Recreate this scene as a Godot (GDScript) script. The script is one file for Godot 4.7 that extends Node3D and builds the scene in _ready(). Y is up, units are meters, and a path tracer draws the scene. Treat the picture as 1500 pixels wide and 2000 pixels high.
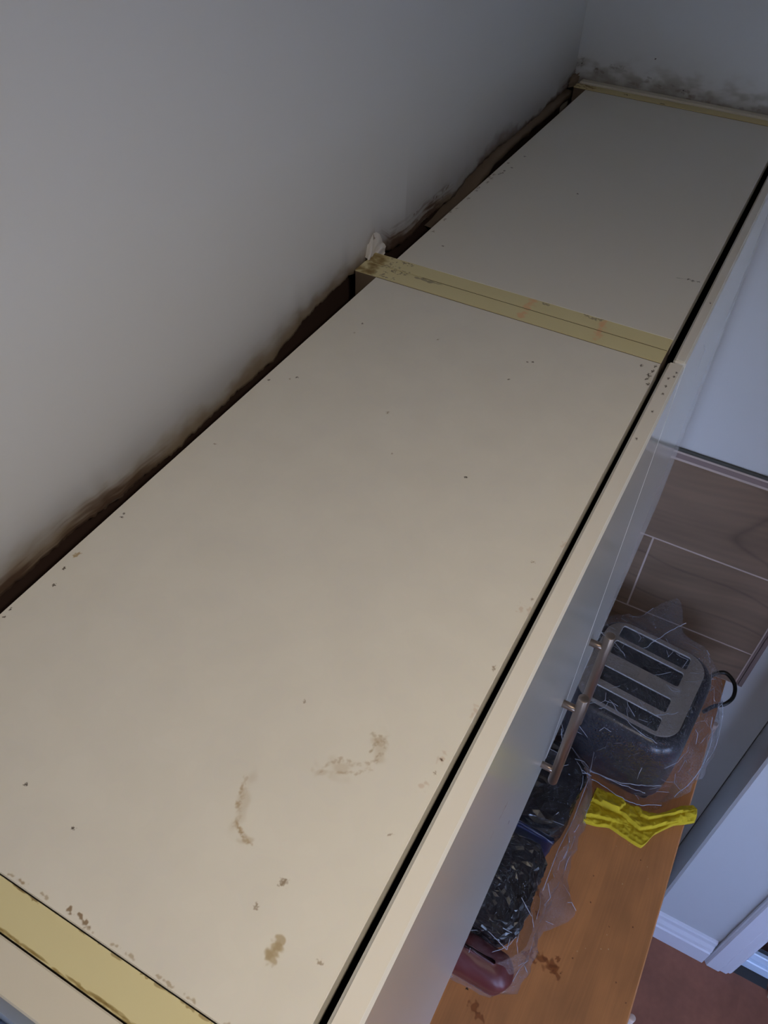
extends Node3D
# Looking down along the tops of two wall cabinets in a small kitchen. y up, metres; the cabinets hang on the wall x = 0, the far wall is z = 0.

const TOP := 2.07        # top of the wall cabinets
const WORK := 0.90       # top of the worktop
const DOORX := 0.333     # outer face of the wall cabinet doors
var noise := FastNoiseLite.new()
var rng := RandomNumberGenerator.new()
var M := {}


func _ready() -> void:
	# ---------------- camera, sky, lights, exposure ----------------
	var cam := Camera3D.new()
	cam.name = "camera"
	cam.fov = 64.917
	cam.near = 0.02
	cam.transform = Transform3D(Basis(Vector3(0.8771, 0.02771, -0.47951), Vector3(-0.3595, 0.69993, -0.61714), Vector3(0.31852, 0.71367, 0.62387)).orthonormalized(), Vector3(0.3718, 2.4725, 1.3009))
	add_child(cam)
	cam.current = true
	var we := WorldEnvironment.new()
	we.name = "environment"
	var env := Environment.new()
	var sky := Sky.new()
	var psm := ProceduralSkyMaterial.new()
	psm.sky_top_color = Color(0.53, 0.61, 0.80)
	psm.sky_horizon_color = Color(0.645, 0.705, 0.84)
	psm.ground_horizon_color = Color(0.50, 0.55, 0.62)
	psm.ground_bottom_color = Color(0.30, 0.32, 0.34)
	psm.sky_energy_multiplier = 4.1
	psm.ground_energy_multiplier = 4.1
	sky.sky_material = psm
	env.background_mode = Environment.BG_SKY
	env.sky = sky
	env.tonemap_mode = Environment.TONE_MAPPER_LINEAR
	env.tonemap_exposure = 1.0
	env.sdfgi_enabled = true
	env.ssao_enabled = true
	env.ssil_enabled = true
	we.environment = env
	add_child(we)
	var lamp := SpotLight3D.new()
	lamp.name = "lamp_light"
	lamp.light_color = Color(1.0, 0.95, 0.885)
	lamp.light_energy = 0.49
	lamp.light_size = 0.045
	lamp.spot_range = 8.0
	lamp.spot_attenuation = 2.0
	lamp.spot_angle = 84.0
	lamp.spot_angle_attenuation = 1.0
	lamp.shadow_enabled = true
	lamp.transform = Transform3D(Basis(Vector3.RIGHT, -PI / 2), Vector3(0.56, 2.685, 1.24))
	add_child(lamp)

	rng.seed = 7
	noise.seed = 11
	noise.frequency = 1.0
	noise.noise_type = FastNoiseLite.TYPE_SIMPLEX_SMOOTH
	noise.fractal_type = FastNoiseLite.FRACTAL_NONE
	materials()
	shell()
	end_wall()
	doorway()
	worktop_and_base()
	wall_cabinets()
	toaster()
	bundles()
	cloth()
	lamp_fitting()


# ================= helpers =================
func put(called: String, mesh: Mesh, m: Material, parent: Node = self) -> MeshInstance3D:
	var o := MeshInstance3D.new()
	o.name = called
	o.mesh = mesh
	o.material_override = null
	for i in mesh.get_surface_count():
		o.set_surface_override_material(i, m)
	parent.add_child(o, true)
	return o


func thing(called: String, label: String, category: String, at := Vector3.ZERO, turn := 0.0, group := "") -> Node3D:
	var o := Node3D.new()
	o.name = called
	add_child(o, true)
	o.position = at
	o.rotation.y = turn
	return tag(o, label, category, group)


func tag(o: Node3D, label: String, category: String, group := "") -> Node3D:
	o.set_meta("label", label)
	o.set_meta("category", category)
	if group:
		o.set_meta("group", group)
	return o


func structure(o: Node3D, label: String, category: String) -> Node3D:
	o.set_meta("kind", "structure")
	return tag(o, label, category)


func begin() -> SurfaceTool:
	var st := SurfaceTool.new()
	st.begin(Mesh.PRIMITIVE_TRIANGLES)
	return st


func vert(st: SurfaceTool, p: Vector3, n: Vector3) -> void:
	st.set_normal(n)
	var a := n.abs()
	if a.x >= a.y and a.x >= a.z:
		st.set_uv(Vector2(p.z, p.y))
	elif a.y >= a.z:
		st.set_uv(Vector2(p.x, p.z))
	else:
		st.set_uv(Vector2(p.x, p.y))
	st.add_vertex(p)


func tri(st: SurfaceTool, a: Vector3, b: Vector3, c: Vector3, out: Vector3) -> void:
	var n := (c - a).cross(b - a).normalized()   # clockwise fronts
	if n.dot(out) < 0.0:
		var t := b
		b = c
		c = t
		n = -n
	vert(st, a, n)
	vert(st, b, n)
	vert(st, c, n)


func quad(st: SurfaceTool, a: Vector3, b: Vector3, c: Vector3, d: Vector3, out: Vector3) -> void:
	tri(st, a, b, c, out)
	tri(st, a, c, d, out)


# box from corner lo to corner hi with chamfered edges
func box(st: SurfaceTool, lo: Vector3, hi: Vector3, c := 0.001) -> void:
	var mid := (lo + hi) / 2.0
	var h := (hi - lo) / 2.0
	c = minf(c, minf(h.x, minf(h.y, h.z)) * 0.9)
	for ax in 3:
		var u := (ax + 1) % 3
		var w := (ax + 2) % 3
		for s in [-1.0, 1.0]:
			var q := []
			for k in [[-1.0, -1.0], [1.0, -1.0], [1.0, 1.0], [-1.0, 1.0]]:
				var p := Vector3.ZERO
				p[ax] = s * h[ax]
				p[u] = k[0] * (h[u] - c)
				p[w] = k[1] * (h[w] - c)
				q.append(mid + p)
			var o := Vector3.ZERO
			o[ax] = s
			quad(st, q[0], q[1], q[2], q[3], o)
		for s1 in [-1.0, 1.0]:
			for s2 in [-1.0, 1.0]:
				var e := []
				for k in [[0, -1.0], [0, 1.0], [1, 1.0], [1, -1.0]]:
					var p := Vector3.ZERO
					p[ax] = k[1] * (h[ax] - c)
					p[u] = s1 * (h[u] - (c if k[0] == 1 else 0.0))
					p[w] = s2 * (h[w] - (c if k[0] == 0 else 0.0))
					e.append(mid + p)
				var o2 := Vector3.ZERO
				o2[u] = s1
				o2[w] = s2
				quad(st, e[0], e[1], e[2], e[3], o2)
	for sx in [-1.0, 1.0]:
		for sy in [-1.0, 1.0]:
			for sz in [-1.0, 1.0]:
				var s := Vector3(sx, sy, sz)
				var a := mid + s * (h - Vector3(0, c, c))
				var b := mid + s * (h - Vector3(c, 0, c))
				var d := mid + s * (h - Vector3(c, c, 0))
				tri(st, a, b, d, s)


func boxes(list: Array, c := 0.001) -> Mesh:
	var st := begin()
	for b in list:
		box(st, b[0], b[1], c)
	return st.commit()


# a grid of points as a smooth surface; rows: Array of PackedVector3Array of equal length
func sheet(rows: Array, closed := false, cap_first := false, cap_last := false, flip := false) -> Mesh:
	var st := begin()
	st.set_smooth_group(0)
	var n: int = rows[0].size()
	var along := 0.0
	for r in rows.size():
		if r:
			along += rows[r][0].distance_to(rows[r - 1][0])
		var around := 0.0
		for i in n:
			if i:
				around += rows[r][i].distance_to(rows[r][i - 1])
			st.set_uv(Vector2(around, along))
			st.add_vertex(rows[r][i])
	for r in rows.size() - 1:
		for i in (n if closed else n - 1):
			var a := r * n + i
			var b := r * n + (i + 1) % n
			var c := (r + 1) * n + (i + 1) % n
			var d := (r + 1) * n + i
			for k in ([a, b, c, a, c, d] if not flip else [a, c, b, a, d, c]):
				st.add_index(k)
	var total := rows.size() * n
	for cap in [[cap_first, 0], [cap_last, rows.size() - 1]]:
		if cap[0]:
			var m := Vector3.ZERO
			for p in rows[cap[1]]:
				m += p
			st.set_uv(Vector2.ZERO)
			st.add_vertex(m / n)
			for i in n:
				var a: int = cap[1] * n + i
				var b: int = cap[1] * n + (i + 1) % n
				for k in ([total, b, a] if (cap[1] == 0) != flip else [total, a, b]):
					st.add_index(k)
			total += 1
	st.generate_normals()
	return st.commit()


# thin pale slivers along a film's own grid, painting glints on its crinkles
func glint_creases(rows: Array, count: int, above: float, sd: int) -> Mesh:
	var g := RandomNumberGenerator.new()
	g.seed = sd
	var st := begin()
	var n: int = rows[0].size()
	while count > 0:
		var k := g.randi_range(2, rows.size() - 4)
		var i := g.randi_range(0, n - 1)
		var pts := []
		var dk := g.randi_range(-1, 1)
		var di := g.randi_range(-1, 1)
		if dk == 0 and di == 0:
			continue
		for m in g.randi_range(2, 4):
			var kk := clampi(k + dk * m, 0, rows.size() - 2)
			var p: Vector3 = rows[kk][posmod(i + di * m + g.randi_range(0, 1), n)]
			if pts.is_empty() or p.distance_to(pts[-1]) > 0.002:
				pts.append(p + Vector3(g.randf_range(-1, 1), 0.6, g.randf_range(-1, 1)) * 0.0012)
		if pts.size() < 2 or pts[0].y < above or pts[0].distance_to(pts[-1]) > 0.05:
			continue
		var rad := g.randf_range(0.0002, 0.0006)
		st.append_from(tube(pts, rad, 5), 0, Transform3D())
		count -= 1
	return st.commit()


# the same grid as flat facets: crumpled film with creases between planes
func facets(rows: Array, jitter := 0.0, flip := false) -> Mesh:
	var st := begin()
	var n: int = rows[0].size()
	var g := RandomNumberGenerator.new()
	g.seed = 99
	for r in range(1, rows.size() - 1):
		for i in n:
			rows[r][i] += Vector3(g.randf_range(-1, 1), g.randf_range(-0.7, 0.7), g.randf_range(-1, 1)) * jitter
	for r in rows.size() - 1:
		for i in n:
			var a: Vector3 = rows[r][i]
			var b: Vector3 = rows[r][(i + 1) % n]
			var c: Vector3 = rows[r + 1][(i + 1) % n]
			var d: Vector3 = rows[r + 1][i]
			var list := [a, b, c, a, c, d] if g.randf() < 0.5 else [a, b, d, b, c, d]
			for k in 2:
				var p: Vector3 = list[k * 3]
				var q: Vector3 = list[k * 3 + (2 if flip else 1)]
				var w: Vector3 = list[k * 3 + (1 if flip else 2)]
				var nn := (w - p).cross(q - p).normalized()
				for v in [p, q, w]:
					vert(st, v, nn)
	return st.commit()


# round bar through a list of points with radii, closed ends
func tube(points: Array, r: float, n := 16, bevel := 0.0) -> Mesh:
	var rows := []
	var pts := points.duplicate()
	var rad := []
	rad.resize(pts.size())
	rad.fill(r)
	if bevel > 0.0:
		var d0: Vector3 = (pts[1] - pts[0]).normalized()
		var d1: Vector3 = (pts[-1] - pts[-2]).normalized()
		var p0: Vector3 = pts[0]
		var p1: Vector3 = pts[-1]
		pts[0] = p0 + d0 * bevel
		pts[-1] = p1 - d1 * bevel
		pts.push_front(p0)
		rad.push_front(r - bevel)
		pts.push_front(p0)
		rad.push_front(r * 0.3)
		pts.push_back(p1)
		rad.push_back(r - bevel)
		pts.push_back(p1)
		rad.push_back(r * 0.3)
	for k in pts.size():
		var a: Vector3 = pts[maxi(k - 1, 0)]
		var b: Vector3 = pts[mini(k + 1, pts.size() - 1)]
		var d: Vector3 = (b - a).normalized() if a.distance_to(b) > 1e-6 else ((points[1] - points[0]) if k < 2 else (points[-1] - points[-2])).normalized()
		var s: Vector3 = d.cross(Vector3(0.31, 0.17, 0.93)).normalized()
		var t: Vector3 = d.cross(s).normalized()
		var row := PackedVector3Array()
		for i in n:
			var f := TAU * i / n
			row.append(pts[k] + (s * cos(f) + t * sin(f)) * rad[k])
		rows.append(row)
	return sheet(rows, true, true, true)


func join(meshes: Array) -> Mesh:
	var st := begin()
	for m in meshes:
		st.append_from(m, 0, Transform3D())
	return st.commit()


# rounded rectangle outline in the xz plane
func rounded(cx: float, cz: float, hx: float, hz: float, r: float, y: float, per := 8) -> PackedVector3Array:
	var out := PackedVector3Array()
	r = clampf(r, 0.0005, minf(hx, hz) * 0.999)
	for q in 4:
		var sx: float = [1.0, -1.0, -1.0, 1.0][q]
		var sz: float = [1.0, 1.0, -1.0, -1.0][q]
		for i in per + 1:
			var f := PI / 2 * (q + float(i) / per)
			out.append(Vector3(cx + sx * (hx - r) + cos(f) * r, y, cz + sz * (hz - r) + sin(f) * r))
	return out


func mat(called: String, c: Color, rough: float, metal := 0.0) -> StandardMaterial3D:
	var m := StandardMaterial3D.new()
	m.resource_name = called
	m.albedo_color = c
	m.roughness = rough
	m.metallic = metal
	M[called] = m
	return m


func textured(called: String, img: Image, rect: Rect2, rough: float) -> StandardMaterial3D:
	var m := mat(called, Color.WHITE, rough)
	m.albedo_texture = ImageTexture.create_from_image(img)
	m.texture_repeat = false
	m.uv1_scale = Vector3(1.0 / rect.size.x, 1.0 / rect.size.y, 1)
	m.uv1_offset = Vector3(-rect.position.x / rect.size.x, -rect.position.y / rect.size.y, 0)
	return m


func blank(w: int, h: int, c: Color) -> Image:
	var img := Image.create(w, h, false, Image.FORMAT_RGB8)
	img.fill(c)
	return img


# a ragged spot of dirt at p (metres in rect), radii rx, ry turned by ang
func spot(img: Image, rect: Rect2, p: Vector2, rx: float, ry: float, ang: float, c: Color, a: float, ragged := 0.5, soft := 0.5) -> void:
	var w := img.get_width()
	var h := img.get_height()
	var px := Vector2(w / rect.size.x, h / rect.size.y)
	var reach := maxf(rx, ry) * 1.7
	for j in range(maxi(0, int((p.y - reach - rect.position.y) * px.y)), mini(h, int((p.y + reach - rect.position.y) * px.y) + 2)):
		for i in range(maxi(0, int((p.x - reach - rect.position.x) * px.x)), mini(w, int((p.x + reach - rect.position.x) * px.x) + 2)):
			var q := Vector2(rect.position.x + (i + 0.5) / px.x, rect.position.y + (j + 0.5) / px.y) - p
			var e := q.rotated(-ang) / Vector2(rx, ry)
			var d := e.length() + ragged * noise.get_noise_2d(q.x / maxf(rx, ry) * 1.1 + p.x * 517.0, q.y / maxf(rx, ry) * 1.1 + p.y * 331.0)
			var k := a * (1.0 - smoothstep(1.0 - soft, 1.0, d))
			if k > 0.0:
				img.set_pixel(i, j, img.get_pixel(i, j).lerp(c, k))


func smear(img: Image, rect: Rect2, pts: Array, r: float, c: Color, a: float) -> void:
	for k in pts.size() - 1:
		var u: Vector2 = pts[k]
		var v: Vector2 = pts[k + 1]
		var steps := maxi(2, int(u.distance_to(v) / r * 1.3))
		for s in steps:
			var q := u.lerp(v, float(s) / steps) + Vector2(rng.randf_range(-r, r), rng.randf_range(-r, r)) * 0.4
			spot(img, rect, q, r * rng.randf_range(0.5, 1.2), r * rng.randf_range(0.3, 0.7), (v - u).angle(), c, a * rng.randf_range(0.3, 1.0), 0.5, 0.9)


func fbm(x: float, y: float) -> float:
	return noise.get_noise_2d(x, y) * 0.6 + noise.get_noise_2d(x * 2.1 + 7.0, y * 2.1) * 0.28 + noise.get_noise_2d(x * 4.3, y * 4.3 + 3.0) * 0.14


# normal map of crinkled film: ridges where planes of the film meet
func crinkle(size: int, cells: float, strength: float, sd: int) -> ImageTexture:
	var img := Image.create(size, size, false, Image.FORMAT_RGB8)
	var f := FastNoiseLite.new()
	f.seed = sd
	f.noise_type = FastNoiseLite.TYPE_CELLULAR
	f.cellular_return_type = FastNoiseLite.RETURN_DISTANCE2_SUB
	f.frequency = cells / size
	f.domain_warp_enabled = true
	f.domain_warp_amplitude = size / cells * 0.8
	f.domain_warp_frequency = cells / size * 0.6
	for j in size:
		for i in size:
			var v := clampf(absf(f.get_noise_2d(i, j)) * 0.8 + 0.25 * absf(noise.get_noise_2d(i * 0.05, j * 0.05)), 0.0, 1.0)
			img.set_pixel(i, j, Color(v, v, v))
	img.bump_map_to_normal_map(strength)
	return ImageTexture.create_from_image(img)


# ================= materials =================
func materials() -> void:
	mat("paint", Color(0.80, 0.80, 0.79), 0.75)
	mat("gloss_paint", Color(0.82, 0.82, 0.84), 0.45)
	mat("old_wall", Color(0.21, 0.13, 0.095), 0.95)
	mat("joint_dark", Color(0.20, 0.155, 0.10), 0.9)
	mat("batten", Color(0.46, 0.40, 0.34), 0.9)
	mat("dark_void", Color(0.05, 0.04, 0.035), 0.9)
	mat("raw_board", Color(0.40, 0.34, 0.28), 0.8)
	mat("carcass", Color(0.80, 0.77, 0.70), 0.5)
	var dm := mat("door_gloss", Color(0.84, 0.82, 0.78), 0.24)
	dm.clearcoat_enabled = true
	dm.clearcoat = 0.5
	dm.clearcoat_roughness = 0.12
	mat("brushed_steel", Color(0.54, 0.48, 0.43), 0.32, 0.9)
	mat("satin_handle", Color(0.82, 0.74, 0.69), 0.35, 0.3)
	mat("plate_steel", Color(0.60, 0.57, 0.54), 0.42, 0.55)
	# door faces carry a few scratches
	var dr := Rect2(0.0, 1.35, 1.3, 0.72)
	var di := blank(1300, 720, Color(0.84, 0.825, 0.79))
	for q in [[0.4700, 1.9800, 0.3900, 1.9250, 0.35], [0.4325, 1.9483, 0.4109, 1.9002, 0.40], [0.9609, 1.7828, 0.9842, 1.7931, 0.70], [0.9969, 1.7910, 1.0024, 1.7909, 0.60], [0.8983, 1.6156, 0.8911, 1.5998, 0.80]]:
		smear(di, dr, [Vector2(q[0], q[1]), Vector2(q[2], q[3])], 0.003, Color(0.42, 0.40, 0.40), q[4])
	dm.albedo_color = Color.WHITE
	dm.albedo_texture = ImageTexture.create_from_image(di)
	dm.texture_repeat = false
	dm.uv1_scale = Vector3(1.0 / dr.size.x, 1.0 / dr.size.y, 1)
	dm.uv1_offset = Vector3(-dr.position.x / dr.size.x, -dr.position.y / dr.size.y, 0)
	mat("plastic_navy", Color(0.075, 0.085, 0.125), 0.28)
	mat("plastic_black", Color(0.03, 0.03, 0.035), 0.4)
	mat("slot_dark", Color(0.05, 0.04, 0.035), 0.7)
	mat("rubber", Color(0.03, 0.03, 0.03), 0.45)
	mat("grout", Color(0.72, 0.65, 0.61), 0.9)
	mat("caulk", Color(0.27, 0.27, 0.25), 0.8)
	mat("tile_trim", Color(0.52, 0.45, 0.43), 0.5)
	mat("upvc", Color(0.80, 0.86, 0.92), 0.3)
	mat("night_glass", Color(0.02, 0.02, 0.03), 0.08)
	mat("added_blue_tile", Color(0.23, 0.29, 0.36), 0.35)
	mat("slate", Color(0.20, 0.20, 0.20), 0.6)
	mat("cream_trim", Color(0.72, 0.68, 0.58), 0.6)
	mat("flake", Color(0.80, 0.78, 0.75), 0.9)
	mat("base_white", Color(0.75, 0.74, 0.71), 0.4)
	mat("lamp_white", Color(0.9, 0.9, 0.9), 0.5)
	var glow := mat("lamp_glow", Color(0.9, 0.9, 0.88), 0.5)
	glow.emission_enabled = true
	glow.emission = Color(1.0, 0.93, 0.84)
	glow.emission_energy_multiplier = 1.5
	var gl := mat("window_glass", Color(0.9, 0.95, 1.0, 0.04), 0.02)
	gl.transparency = BaseMaterial3D.TRANSPARENCY_ALPHA

	# clear film
	for d in [["film_toaster", 0.03, 0.11, Color(0.72, 0.74, 0.80), 14.0, 60.0, 31], ["film_bundle", 0.012, 0.12, Color(0.66, 0.62, 0.63), 12.0, 60.0, 32], ["film_cloudy", 0.24, 0.16, Color(0.62, 0.53, 0.50), 16.0, 40.0, 33], ["film_fold_glint", 0.55, 0.12, Color(0.80, 0.82, 0.86), 16.0, 30.0, 34]]:  # the fold film is pale, painting bright glints into its lines
		var f := mat(d[0], Color(d[3].r, d[3].g, d[3].b, d[1]), d[2])
		f.transparency = BaseMaterial3D.TRANSPARENCY_ALPHA
		f.metallic_specular = 0.28 if d[0] == "film_bundle" else 0.42
		f.normal_enabled = true
		f.normal_texture = crinkle(512, d[4], d[5], d[6])
		f.normal_scale = 1.0
		f.uv1_triplanar = true
		f.uv1_scale = Vector3(5, 5, 5)
	mat("black_film", Color(0.02, 0.02, 0.023), 0.24)
	mat("black_crinkled_film", Color(0.025, 0.024, 0.025), 0.28)
	mat("red_plastic", Color(0.36, 0.155, 0.155), 0.42)
	mat("blue_band", Color(0.08, 0.11, 0.24), 0.35)

	# yellow cloth: fine pile
	var yc := mat("microfibre", Color(0.76, 0.66, 0.09), 0.95)
	yc.rim_enabled = true
	yc.rim = 0.5
	yc.rim_tint = 0.6
	var pile := Image.create(256, 256, false, Image.FORMAT_RGB8)
	for j in 256:
		for i in 256:
			var v := rng.randf()
			pile.set_pixel(i, j, Color(v, v, v))
	pile.bump_map_to_normal_map(2.0)
	yc.normal_enabled = true
	yc.normal_texture = ImageTexture.create_from_image(pile)
	yc.normal_scale = 0.6
	yc.uv1_triplanar = true
	yc.uv1_scale = Vector3(8, 8, 8)

	# floor
	var fi := blank(512, 512, Color.WHITE)
	for j in 512:
		for i in 512:
			var n := fbm(i * 0.012, j * 0.012) * 0.10 + fbm(i * 0.08, j * 0.08) * 0.05
			fi.set_pixel(i, j, Color(0.56 * (1 + n), 0.355 * (1 + n), 0.27 * (1 + n)))
	for k in 60:
		spot(fi, Rect2(0, 0, 1, 1), Vector2(rng.randf(), rng.randf()), 0.002, 0.0015, 0, Color(0.6, 0.45, 0.36), 0.5)
	var fm := textured("brown_floor", fi, Rect2(0, 0, 1.0, 1.0), 0.5)
	fm.texture_repeat = true

	# wood-look wall tiles, two variants
	for t in 3:
		var ti := blank(768, 256, Color.WHITE)
		for j in 256:
			for i in 768:
				var x := i * 0.004 + t * 31.0
				var y := j * 0.03
				var warp := noise.get_noise_2d(x * 0.5, y * 0.06 + t * 9.0) * 0.35
				var g := noise.get_noise_2d(x * 0.22, (y + warp) * 1.1) * 0.5 + noise.get_noise_2d(x * 1.3, (y + warp) * 5.0) * 0.25
				var vein := pow(clampf(1.0 - absf(noise.get_noise_2d(x * 0.3 + 50.0, (y + warp) * 0.5)) * 7.0, 0.0, 1.0), 3.0)
				var v := 1.0 + g * 0.16 - vein * 0.16
				ti.set_pixel(i, j, Color(0.485 * v, 0.405 * v, 0.335 * v))
		textured("wood_tile_%d" % t, ti, Rect2(0.03 + t * 0.02, 0.9, 0.65, 0.6), 0.38)

	# worktop: oak-like laminate with staves running along z
	var wr := Rect2(0.25, 0.0, 0.4, 1.2)
	var wi := blank(512, 1024, Color.WHITE)
	for j in 1024:
		for i in 512:
			var x := wr.position.x + i / 512.0 * wr.size.x
			var z := wr.position.y + j / 1024.0 * wr.size.y
			var st := floorf((x + 0.004 * noise.get_noise_2d(3.0, z)) / 0.072)
			var tone := sin(st * 12.9898) * 43758.5453
			tone = tone - floorf(tone)
			var w := noise.get_noise_2d(x * 22.0 + st * 3.0, z * 2.0) * 1.2
			var g := noise.get_noise_2d((x * 130.0 + w * 2.0), z * 3.5 + st * 5.0) * 0.5 + noise.get_noise_2d(x * 480.0, z * 7.0 + st * 3.0) * 0.35
			var v := 1.0 + (tone - 0.5) * 0.10 + g * 0.06 + fbm(x * 9.0, z * 5.0) * 0.12
			wi.set_pixel(i, j, Color(0.73 * v, 0.485 * v, 0.28 * v))
	var amber := Color(0.40, 0.19, 0.06)
	for s in [[0.4204, 0.7707, 0.008], [0.4253, 0.7633, 0.007], [0.4355, 0.7718, 0.006], [0.4474, 0.7624, 0.012], [0.4648, 0.7649, 0.016], [0.4771, 0.7700, 0.012], [0.4734, 0.7489, 0.006], [0.3715, 0.8893, 0.012], [0.3854, 0.8990, 0.010], [0.4140, 0.6956, 0.006], [0.4026, 0.6605, 0.008]]:
		spot(wi, wr, Vector2(s[0], s[1]), s[2], s[2] * 0.75, 0.4, amber, 0.55, 0.7, 0.5)
		spot(wi, wr, Vector2(s[0], s[1]), s[2] * 0.6, s[2] * 0.45, 0.4, Color(0.58, 0.33, 0.14), 0.6, 0.7, 0.6)
	for k in 16:
		spot(wi, wr, Vector2(rng.randf_range(0.34, 0.61), rng.randf_range(0.5, 1.0)), 0.0015, 0.0015, 0, Color(0.33, 0.17, 0.08), 0.8)
	for k in 14:
		spot(wi, wr, Vector2(rng.randf_range(0.40, 0.6), rng.randf_range(0.4, 0.75)), 0.001, 0.001, 0, Color(0.85, 0.78, 0.66), 0.9)
	spot(wi, wr, Vector2(0.3505, 0.8708), 0.003, 0.002, 0, Color(0.06, 0.04, 0.03), 1.0)
	textured("oak", wi, wr, 0.42)

	# plaster of the left wall with damp stains and painted shade along its broken lower edge
	var pr := Rect2(0.0, 2.0, 1.3, 0.30)
	var pi := blank(1300, 300, Color(0.78, 0.775, 0.765))
	for j in 300:
		for i in 1300:
			var z := i / 1300.0 * 1.3
			var y := 2.0 + j / 300.0 * 0.30
			var up := y - plaster_edge(z)
			if up > 0.13 or z > 1.27:
				continue
			var c := pi.get_pixel(i, j)
			var grain := fbm(z * 30.0, y * 60.0)
			# tan bloom
			var reach := 0.016 + 0.010 * noise.get_noise_2d(z * 9.0, 2.0)
			if z < 0.62:
				reach = 0.010 + 0.012 * noise.get_noise_2d(z * 7.0, 5.0)
			var k := 0.75 * (1.0 - smoothstep(0.0, maxf(reach, 0.004) * 1.5, up + grain * 0.006))
			c = c.lerp(Color(0.50, 0.41, 0.29) if z > 0.43 else Color(0.30, 0.22, 0.17), k * (1.0 if z > 0.43 else 0.8))
			# brown mould, streaked along the wall
			var st := noise.get_noise_2d(z * 5.0, up * 300.0) * 0.25 + fbm(z * 14.0, up * 70.0 + 5.0) * 0.45
			var where := smoothstep(0.93, 1.02, z) + 1.2 * smoothstep(0.42, 0.48, z) * (1.0 - smoothstep(0.56, 0.62, z)) + 0.6 * (1.0 - smoothstep(0.0, 0.09, z))
			var r2 := 0.022 if z > 0.7 else 0.03
			var k2 := where * smoothstep(0.0, 0.6, st + 0.42 * (1.0 - up / r2)) * (1.0 - smoothstep(r2 * 0.4, r2, up))
			c = c.lerp(Color(0.30, 0.20, 0.14), clampf(k2, 0.0, 0.85))
			# soft grey shade painted along the edge, fading upwards
			var k3 := 0.22 * (1.0 - smoothstep(0.0, 0.10 if z < 0.55 else 0.045, up))
			c = c.lerp(Color(0.36, 0.33, 0.31), k3)
			pi.set_pixel(i, j, c)
	for k in 22:
		spot(pi, pr, Vector2(rng.randf_range(0.44, 0.62), plaster_edge(0.5) + rng.randf_range(0.0, 0.02)), 0.003, 0.0015, 0, Color(0.28, 0.2, 0.15), 0.5, 0.6, 0.9)
	textured("plaster", pi, pr, 0.8)

	# far wall with mould above the cabinets
	var er := Rect2(0.0, 2.04, 0.36, 0.12)
	var ei := blank(768, 256, Color(0.78, 0.78, 0.78))
	for j in 256:
		for i in 768:
			var x := i / 768.0 * 0.36
			var up := j / 256.0 * 0.12 - 0.03
			var edge := 1.0 - smoothstep(0.30, 0.355, x)
			var g := fbm(x * 22.0, up * 40.0)
			var k := 0.42 * (1.0 - smoothstep(0.0, 0.030 + 0.022 * g, up)) * edge
			k += 0.30 * smoothstep(-0.1, 0.6, g + 0.3 * (1.0 - up / 0.04)) * (1.0 - smoothstep(0.01, 0.055, up)) * edge
			ei.set_pixel(i, j, ei.get_pixel(i, j).lerp(Color(0.40, 0.36, 0.31), clampf(k * 0.75, 0.0, 0.6)))
	for p in [[0.0036, 2.0913, 0.8], [0.0281, 2.0884, 0.6], [0.0365, 2.0863, 0.7], [0.0575, 2.0968, 0.6], [0.0695, 2.0954, 0.5], [0.0920, 2.0820, 0.5], [0.1094, 2.0885, 0.7], [0.1301, 2.0818, 0.6], [0.1515, 2.0836, 0.6], [0.1674, 2.0816, 0.9], [0.1729, 2.0757, 0.9], [0.1957, 2.0731, 0.6], [0.2207, 2.0743, 0.6], [0.2431, 2.0726, 0.6], [0.2689, 2.0786, 0.5], [0.0125, 2.0983, 0.5]]:
		for k in 3:
			spot(ei, er, Vector2(p[0], p[1]) + Vector2(rng.randf_range(-0.006, 0.006), rng.randf_range(-0.004, 0.003)), rng.randf_range(0.003, 0.009), rng.randf_range(0.0015, 0.004), rng.randf_range(-0.4, 0.4), Color(0.30, 0.25, 0.21), p[2] * rng.randf_range(0.2, 0.42), 0.6, 0.9)
	for p in [[0.1132, 2.1161], [0.0085, 2.093], [0.163, 2.083]]:
		spot(ei, er, Vector2(p[0], p[1]), 0.0014, 0.001, 0.3, Color(0.16, 0.13, 0.11), 0.8, 0.5)
	textured("end_plaster", ei, er, 0.8)

	cabinet_materials()
	mat("pier_paint", Color(0.73, 0.735, 0.735), 0.6)


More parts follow.
